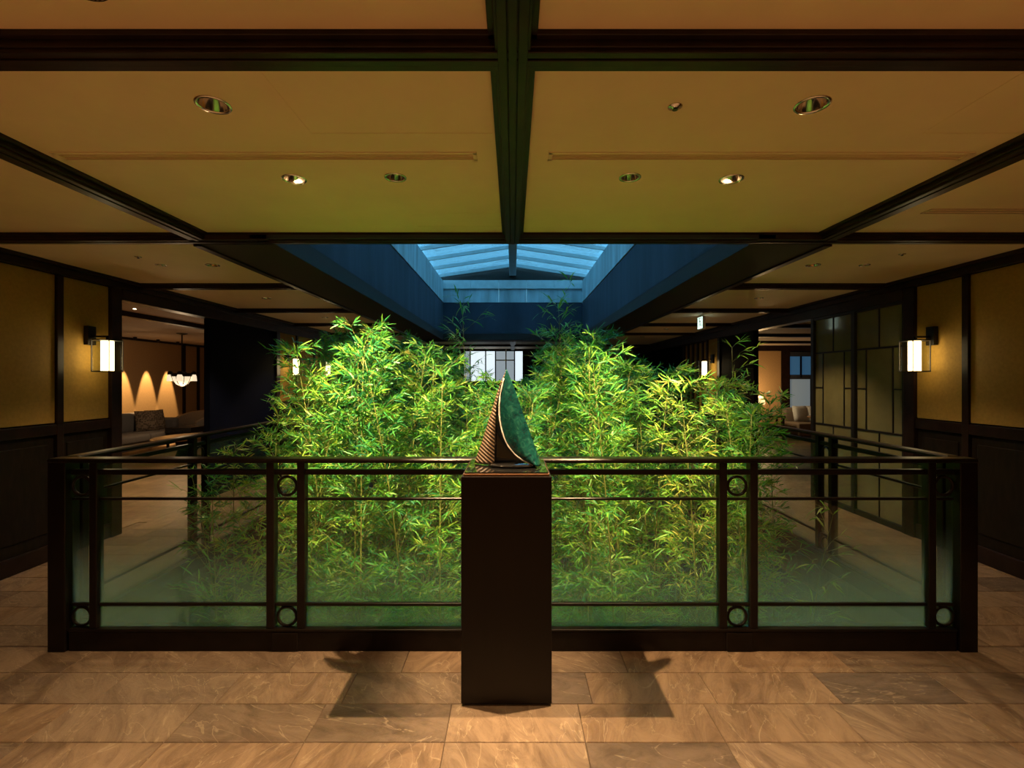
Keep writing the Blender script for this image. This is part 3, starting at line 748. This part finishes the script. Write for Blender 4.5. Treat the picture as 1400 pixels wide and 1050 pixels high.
# pendant
pe = empty('pendant_lamp', (-6.65, 10.0, LC)); tag(pe, 'leaded glass pendant lamp hanging on a dark rod in the lounge', 'pendant lamp')
MB().lathe([(.10, 0), (.10, -.015), (.04, -.03)], 20).build('canopy', 'black_metal', pe)
MB().lathe([(.012, -.02), (.012, -.86)], 10).build('rod', 'black_metal', pe)
MB().lathe([(.17, -.80), (.19, -.83), (.19, -.86), (.17, -.87)], 24, cap=False).build('band', 'black_metal', pe)
MB().lathe([(.175, -.86), (.155, -.94), (.10, -1.02), (.02, -1.06)], 24).build('bowl', 'pendant_glow', pe, smooth=True)
for k in range(8):
    a = k * math.pi / 4
    MB().tube([(.178 * math.cos(a), .178 * math.sin(a), -.86), (.160 * math.cos(a), .160 * math.sin(a), -.945), (.104 * math.cos(a), .104 * math.sin(a), -1.025), (.02 * math.cos(a), .02 * math.sin(a), -1.065)], .006, 5).build('rib', 'black_metal', pe)
for k in range(4):
    a = k * math.pi / 2 + .4; c = (.20 * math.cos(a), .20 * math.sin(a), 0)
    sh = MB().lathe([(.03, -.82), (.05, -.86), (.06, -.96)], 12, c).build('side_shade', 'pendant_glow', pe)
    MB().lathe([(.02, -.76), (.045, -.78), (.05, -.83)], 12, c).build('side_cap', 'black_metal', sh)
    MB().tube([(.16 * math.cos(a), .16 * math.sin(a), -.84), c[:2] + (-.80,)], .01, 6).build('side_arm', 'black_metal', pe)
pl = bpy.data.lights.new('pendant_light', 'POINT'); pl.energy = 14; pl.color = (1, .7, .4); pl.shadow_soft_size = .1
po = bpy.data.objects.new('pendant_light', pl); col.objects.link(po); po.parent = pe; po.location = (0, 0, -1.17)
# sofa along the lounge wall
so = empty('sofa', (LX + .08, 9.0, 0)); tag(so, 'grey upholstered sofa against the spotlit amber wall', 'sofa')
def soft(nm, m_, parent, *b, bv=.05):
    return MB().box(*b).build(nm, m_, parent, bevel=bv, smooth=True, seg=4)
soft('seat_base', 'seat_fabric', so, .05, .95, 0, 2.5, .14, .30, bv=.03)
for i in range(2): soft('seat_cushion', 'seat_fabric', so, .20, .98, .12 + i * 1.13, 1.24 + i * 1.13, .28, .44)
for i in range(2): soft('back_cushion', 'sofa_fabric', so, .08, .34, .12 + i * 1.13, 1.24 + i * 1.13, .40, .83, bv=.08)
soft('arm', 'sofa_fabric', so, .05, .70, 2.36, 2.55, .14, .68, bv=.07); soft('arm', 'sofa_fabric', so, .05, .70, -.05, .14, .14, .68, bv=.07)
for (x, y) in ((.12, .1), (.88, .1), (.12, 2.4), (.88, 2.4)): MB().lathe([(.02, 0), (.028, .15)], 10, (x, y, 0)).build('leg', 'black_metal', so)
def cushion(loc, rot, label, m_, sz=.44, grp=None):
    mb = MB(); n = 10; vs = []; fs = []
    for sgn in (1, -1):
        o0 = len(vs)
        for j in range(n + 1):
            for i in range(n + 1):
                u, v_ = i / n * 2 - 1, j / n * 2 - 1
                k = 1 - .10 * (1 - abs(u * v_)) * (abs(u) ** 6 + abs(v_) ** 6) / 2
                vs.append((u * sz / 2 * k, sgn * .075 * max(0, (1 - u ** 4) * (1 - v_ ** 4)) ** .5, v_ * sz / 2 * k))
        for j in range(n):
            for i in range(n):
                q = (o0 + j * (n + 1) + i, o0 + j * (n + 1) + i + 1, o0 + (j + 1) * (n + 1) + i + 1, o0 + (j + 1) * (n + 1) + i); fs.append(q)
    o = mb.add(vs, fs).build('cushion', m_, None, smooth=True); o.location = loc; o.rotation_euler = rot
    return tag(o, label, 'cushion', grp)
cushion((LX + .57, 10.78, .655), (R(-12), 0, R(62)), 'dark patterned cushion leaning on the grey sofa, beside its twin', 'pattern_cushion', .45, 'patterned sofa cushions')
cushion((LX + .55, 11.06, .655), (R(-12), 0, R(75)), 'dark patterned cushion leaning on the grey sofa, beside its twin', 'pattern_cushion', .45, 'patterned sofa cushions')
# low oval table, side table, tub chairs
tb = empty('coffee_table', (-6.35, 9.6, 0)); tag(tb, 'low oval table with a pale wooden top before the sofa', 'table')
MB().lathe([(0, .415), (.5, .415), (.52, .43), (.52, .445), (.5, .455), (0, .455)], 40, cap=False, sx=.85, sy=1.3).build('tabletop', 'table_top', tb)
MB().lathe([(.20, 0), (.16, .03), (.10, .20), (.16, .415)], 24, cap=True).build('base', 'black_metal', tb, smooth=True)
tb = empty('side_table', (-7.15, 10.9, 0)); tag(tb, 'dark square side table between sofa and tub chairs', 'table')
MB().box(-.28, .28, -.28, .28, .40, .52).build('tabletop', 'lacquer', tb, bevel=.008)
for (x, y) in ((-.24, -.24), (.24, -.24), (-.24, .24), (.24, .24)): MB().box(x - .02, x + .02, y - .02, y + .02, 0, .40).build('leg', 'black_metal', tb)
def tub_chair(loc, rz, label):
    root = empty('tub_chair', loc, rz); tag(root, label, 'armchair')
    MB().lathe([(.30, .16), (.34, .20), (.34, .40), (.31, .45), (0, .46)], 28, cap=False).build('seat', 'chair_fabric', root, smooth=True)
    n = 26; vs = []; fs = []                         # wrap-around back, lower at the arms
    for i in range(n + 1):
        a = R(-35) + R(250) * i / n; t = abs(i / n - .5) * 2; top = .80 - .22 * t ** 2
        for (r, z) in ((.35, .16), (.43, .20), (.46, top - .05), (.42, top), (.36, top - .03), (.34, .42)): vs.append((r * math.cos(a), r * math.sin(a), z))
    for i in range(n):
        for j in range(6): fs.append((i * 6 + j, i * 6 + (j + 1) % 6, (i + 1) * 6 + (j + 1) % 6, (i + 1) * 6 + j))
    fs += [tuple(range(6)), tuple(n * 6 + j for j in range(5, -1, -1))]
    MB().add(vs, fs).build('backrest', 'chair_fabric', root, smooth=True)
    for k in range(4):
        a = math.pi / 4 + k * math.pi / 2; MB().lathe([(.016, 0), (.022, .17)], 8, (.26 * math.cos(a), .26 * math.sin(a), 0)).build('leg', 'black_metal', root)
tub_chair((-7.65, 11.9, 0), R(-15), 'grey tub armchair beside the dark side table')
tub_chair((-7.80, 13.1, 0), R(10), 'grey tub armchair in the far corner behind the other armchair')

# ------------------------------------------------------------------ room beyond the right opening
RXE = 9.0; RL0, RL1 = 6.6, 13.6; RC = H(.93)
rw = empty('wall_dining'); struct(rw, 'walls of the room past the right opening')
MB().box(WALL + .1, RXE, RL0 - .1, RL0, 0, RC + .1).build('wall_core', 'wainscot', rw)
MB().box(RXE, RXE + .1, RL0, RL1, 0, RC + .1).build('wall_core', 'lounge_wall', rw)
MB().box(5.1, RXE, RL1, RL1 + .1, 0, RC + .1).build('wall_core', 'wainscot', rw)
MB().box(5.0, 5.1, 11.6, RL1 + .1, 0, RC + .1).build('wall_core', 'wainscot', rw)
MB().box(6.35, 7.32, RL1 - .03, RL1, .25, 2.33).build('tan_panel', 'lounge_wall', rw)
for (a, b_) in ((6.22, 6.35), (7.32, 7.55), (8.35, 8.6)): MB().box(a, b_, RL1 - .06, RL1, 0, RC).build('post', 'dark_wood', rw)
MB().box(5.1, RXE, RL1 - .05, RL1, 2.33, RC).build('cornice', 'dark_wood', rw)
struct(MB().box(WALL + .1, RXE + .1, RL0 - .1, RL1 + .1, RC, RC + .12).build('ceiling_dining', 'plaster_lounge'), 'plaster ceiling of the room past the right opening')
for i, y in enumerate((8.4, 10.2, 12.0)): struct(MB().box(WALL + .1, RXE, y - .06, y + .06, RC - .06, RC).build('trim_%d' % (60 + i), 'dark_wood'), 'dark beam on the ceiling past the right opening')
wn = empty('window_3'); struct(wn, 'blue window with panelled lower part beyond the right opening')
MB().box(7.55, 8.35, RL1 - .02, RL1 - .01, 1.62, 2.18).build('window_pane', 'window_blue', wn)
MB().box(7.55, 8.35, RL1 - .02, RL1 - .01, .5, 1.58).build('window_pane', 'window_pale', wn)
for (a, b_, c, d) in ((7.55, 8.35, 1.56, 1.68), (7.55, 8.35, 2.18, 2.30)): MB().box(a, b_, RL1 - .05, RL1 - .02, c, d).build('transom', 'slate', wn)
for x in (7.86, 8.14): MB().box(x - .02, x + .02, RL1 - .05, RL1 - .02, .5 if x > 8 else 1.6, 2.2 if x < 8 else 1.6).build('mullion', 'navy', wn)
# table lamp, bench with cushions, tub planter, table
tl = empty('table_lamp', (6.42, 12.9, .62)); tag(tl, 'small glowing table lamp before the tan panel', 'lamp')
MB().lathe([(.07, 0), (.07, .02), (.015, .04), (.015, .30)], 16).build('base', 'black_metal', tl)
MB().lathe([(.10, .28), (.12, .32), (.09, .45), (.05, .50)], 20).build('shade', 'table_lamp', tl, smooth=True)
ld = bpy.data.lights.new('lamp_light', 'POINT'); ld.energy = 30; ld.color = (1, .65, .3); ld.shadow_soft_size = .06
lo = bpy.data.objects.new('lamp_light', ld); col.objects.link(lo); lo.parent = tl; lo.location = (0, 0, .57)
cn = empty('console', (6.55, 12.95, 0)); tag(cn, 'dark console table under the small table lamp', 'table')
MB().box(-.35, .45, -.2, .2, .57, .62).build('tabletop', 'dark_wood', cn, bevel=.005)
for (x, y) in ((-.31, -.16), (.41, -.16), (-.31, .16), (.41, .16)): MB().box(x - .02, x + .02, y - .02, y + .02, 0, .57).build('leg', 'dark_wood', cn)
bn = empty('bench_sofa', (8.0, 13.0, 0)); tag(bn, 'low bench sofa under the blue window', 'sofa')
soft('seat', 'chair_fabric', bn, -.75, .75, -.4, .4, .12, .44, bv=.04); soft('backrest', 'chair_fabric', bn, -.75, .75, .25, .45, .40, .80, bv=.06)
for x in (-.65, .65):
    for y in (-.32, .32): MB().box(x - .025, x + .025, y - .025, y + .025, 0, .13).build('leg', 'black_metal', bn)
for i, x in enumerate((7.55, 7.92, 8.30)): cushion((x, 13.06, .655), (R(-14), 0, R(8 - 9 * i)), 'pale blue white cushion on the bench sofa under the window', 'white_cushion', .42, 'pale bench cushions')
tb = empty('dining_table', (7.25, 11.4, 0)); tag(tb, 'round brown table before the bench sofa', 'table')
MB().lathe([(0, .66), (.42, .66), (.44, .68), (.42, .70), (0, .70)], 32, cap=False).build('tabletop', 'table_top', tb)
MB().lathe([(.24, 0), (.22, .03), (.04, .06), (.04, .66)], 20).build('base', 'black_metal', tb)
# ------------------------------------------------------------------ bamboo
def leaf_geo(p, d, up, ln, wd, droop):
    side = d.cross(up)
    if side.length < 1e-3: side = d.cross(Vector((1, 0, 0)))
    side.normalize(); nrm = side.cross(d)
    a = p; q1 = p + d * ln * .30 - Vector((0, 0, droop * ln * .06)); q2 = p + d * ln * .68 - Vector((0, 0, droop * ln * .26)); t = p + d * ln - Vector((0, 0, droop * ln * .55))
    k = nrm * wd * .12
    return [a, q1 + side * wd * .5 + k, q1 - side * wd * .5 + k, q2 + side * wd * .40 + k, q2 - side * wd * .40 + k, t]
LF = [(0, 2, 1), (1, 2, 4, 3), (3, 4, 5)]
def plant_shape(h, seed, lean=.12, start=.18, dense=1.0, spread=.30, sub=0, twn=0):
    """culm points, twig lines and leaf anchors for a bamboo of height h standing at the origin"""
    r = random.Random(seed); az = r.uniform(0, 6.28); n = max(8, int(h / .14))
    pts = []
    for i in range(n + 1):
        t = i / n; off = lean * h * (t ** 2.2)
        pts.append(Vector((math.cos(az) * off + .01 * math.sin(5 * t + seed), math.sin(az) * off + .01 * math.cos(4 * t + seed), h * t * (1 - .04 * t))))
    twigs = []; leaves = []
    for i in range(1, n + 1):
        t = i / n
        if t < start: continue
        for k in range(twn or r.choice((2, 2, 3))):
            a = r.uniform(0, 6.28); l = spread * (1.15 - .65 * t) * r.uniform(.6, 1.25)
            d = Vector((math.cos(a), math.sin(a), r.uniform(.6, 1.7))).normalized(); p0 = pts[i]
            p1 = p0 + d * l * .55; p2 = p1 + (d + Vector((0, 0, -.35))).normalized() * l * .45
            twigs.append([p0, p1, p2])
            lines = [(p0, p1, p2, a)]
            for q in range(sub):
                u = r.uniform(.3, .95); ps = p0.lerp(p1, u / .55) if u < .55 else p1.lerp(p2, (u - .55) / .45); a3 = a + r.choice((-1, 1)) * r.uniform(.5, 1.2)
                d3 = Vector((math.cos(a3), math.sin(a3), r.uniform(-.1, .9))).normalized(); l3 = l * r.uniform(.3, .55)
                pm = ps + d3 * l3 * .55; pe_ = pm + (d3 + Vector((0, 0, -.35))).normalized() * l3 * .45
                lines.append((ps, pm, pe_, a3)); twigs.append([ps, pm, pe_])
            for (A, B_, C_, aa) in lines:
                m_ = max(2, int(r.randint(4, 7) * dense))
                for j in range(m_):
                    u = .25 + .75 * (j + r.random() * .6) / m_
                    p = A.lerp(B_, u / .55) if u < .55 else B_.lerp(C_, min(1, (u - .55) / .45))
                    b_ = aa + r.choice((-1, 1)) * r.uniform(.15, 1.1)
                    ld_ = Vector((math.cos(b_), math.sin(b_), r.uniform(-.5, 1.5))).normalized()
                    leaves.append((p, ld_, r.uniform(.055, .105), r.uniform(.0065, .0105), r.uniform(0, .6), Vector((r.uniform(-1, 1), r.uniform(-1, 1), r.uniform(-.2, 1))).normalized()))
    # top tuft
    for j in range(6):
        a = r.uniform(0, 6.28); leaves.append((pts[-1], Vector((math.cos(a) * .6, math.sin(a) * .6, 1)).normalized(), r.uniform(.08, .12), .013, .2, Vector((math.sin(a), -math.cos(a), .4)).normalized()))
    return pts, twigs, leaves
def culm_mesh(pts, twigs, r0=.008):
    n = len(pts); c = MB().tube(pts, [r0 * (1 - .75 * i / n) for i in range(n)], 6)
    tw = MB()
    for t in twigs: tw.tube(t, [.0018, .0014, .0008], 3, cap=False)
    a, b_ = c.mesh('culm'), tw.mesh('twigs')
    for m_ in (a, b_): m_.materials.append(M['culm']); m_.shade_smooth()
    return a, b_
protos = []
for k in range(14):
    h = 3.1; pts, tw, lv = plant_shape(h, 100 + k, lean=rnd.uniform(.02, .09), start=.24, dense=1.0 if k % 3 else 1.2, spread=.36, sub=4)
    cm, tm = culm_mesh(pts, tw); vs = []; fs = []
    for (p, d, ln, wd, dr, up) in lv:
        o0 = len(vs); vs += leaf_geo(p, d, up, ln, wd, dr); fs += [tuple(i + o0 for i in f) for f in LF]
    me = bpy.data.meshes.new('foliage'); me.from_pydata([tuple(v_) for v_ in vs], [], fs); me.update(); me.materials.append(M['leaf']); me.shade_smooth()
    protos.append((h, cm, tm, me))
PROF = [(205, 735), (235, 690), (300, 640), (335, 590), (352, 562), (395, 528), (430, 512), (452, 458), (478, 440), (505, 455), (545, 462), (590, 474), (625, 500), (650, 528), (700, 532), (722, 512), (740, 482), (770, 448), (815, 462), (850, 498), (900, 500), (930, 505), (970, 510), (1000, 530), (1030, 555), (1060, 592), (1100, 605), (1130, 640), (1170, 700), (1195, 740)]
def ytop(x):
    for (a, b_) in zip(PROF[:-1], PROF[1:]):
        if a[0] <= x <= b_[0]: return a[1] + (b_[1] - a[1]) * (x - a[0]) / (b_[0] - a[0])
    return 740
placed = []
def place(n, y0, y1, mind):
    got = tries = 0
    while got < n and tries < n * 60:
        tries += 1
        y = rnd.uniform(y0, y1); x = rnd.uniform(-2.15, 2.15)
        px = 701 + 680 * x / y
        if not 225 < px < 1180: continue
        if any((x - a) ** 2 + (y - b_) ** 2 < mind * mind for a, b_ in placed): continue
        top = CAMZ + (519 - ytop(px)) * y / 680 + .02
        top = min(top, 2.40) - abs(rnd.gauss(0, .07))
        hh = top - (BED - .03)
        if hh < 1.2: continue
        placed.append((x, y)); got += 1
        h, cm, tm, fm = protos[rnd.randrange(len(protos))]; s_ = hh / h
        sxy = max(.8, min(1.05, s_ * 1.1))
        root = empty('bamboo_plant', (x, y, BED - .03), rnd.uniform(0, 6.28)); root.scale = (sxy, sxy, s_)
        k = ('leafy bamboo plant close behind the balustrade run at the pedestal' if y < 4.1 else 'leafy bamboo plant at the far end of the planted bed' if y > 7 else
             'leafy bamboo plant on the side of the bed toward the lounge opening' if x < -1 else 'leafy bamboo plant on the side of the bed toward the glass screen' if x > 1 else 'leafy bamboo plant in the middle of the planted bed under the skylight')
        tag(root, k, 'bamboo', k.replace('leafy bamboo plant', 'bamboo thicket'))
        link('culm', cm, root); link('twigs', tm, root); f = link('foliage', fm, root); f['kind'] = 'stuff'
place(52, 3.42, 4.6, .18); place(48, 4.6, 6.8, .24); place(26, 6.6, 11.2, .42)
# sprays that stand out of the thicket, leaf by leaf
leaf_protos = []
for k in range(4):
    ln = .105; lg = leaf_geo(Vector((0, 0, 0)), Vector((1, 0, 0)), Vector((0, 0, 1)), ln, .0115 + .001 * k, .2 + .25 * k)
    me = bpy.data.meshes.new('leaf'); me.from_pydata([tuple(v_) for v_ in lg], [], LF); me.update(); me.materials.append(M['leaf']); me.shade_smooth(); leaf_protos.append(me)
def spray(x, y, ztop, seed, label, lean, start, spread, maxn, az=None, sub=1, twn=0):
    h = ztop - (BED - .03); pts, tw, lv = plant_shape(h, seed, lean, start, 1.0, spread, sub, twn)
    root = empty('bamboo_spray', (x, y, BED - .03), az or 0); tag(root, label, 'bamboo')
    cm, tm = culm_mesh(pts, tw, .006); link('culm', cm, root); link('twigs', tm, root)
    r = random.Random(seed)
    if len(lv) > maxn: lv = r.sample(lv, maxn)
    for (p, d, ln, wd, dr, up) in lv:
        q = d.to_track_quat('X', 'Z').to_euler(); q.rotate_axis('X', r.uniform(-.6, .6)); k = ln / .088
        link('leaf', leaf_protos[r.randrange(4)], root, p, q, (k, k, k))
spray(-.38, 4.3, 2.24, 11, 'slim bamboo shoot rising above the thicket before the far window', .015, .80, .46, 130, None, 1, 3)
spray(.46, 4.3, 2.30, 12, 'tallest bamboo shoot rising toward the skylight behind the teal sail', .015, .77, .50, 150, None, 1, 3)
spray(2.0, 4.45, 1.97, 13, 'bamboo shoot standing against the dark column', .02, .64, .34, 100, None, 1, 2)
spray(-2.05, 3.5, .95, 14, 'short drooping bamboo spray close to the glass by the lounge aisle', .08, .45, .36, 70, 2.6)
spray(2.05, 3.5, .66, 15, 'short drooping bamboo spray close to the glass by the glass screen aisle', .12, .45, .34, 60, .4)
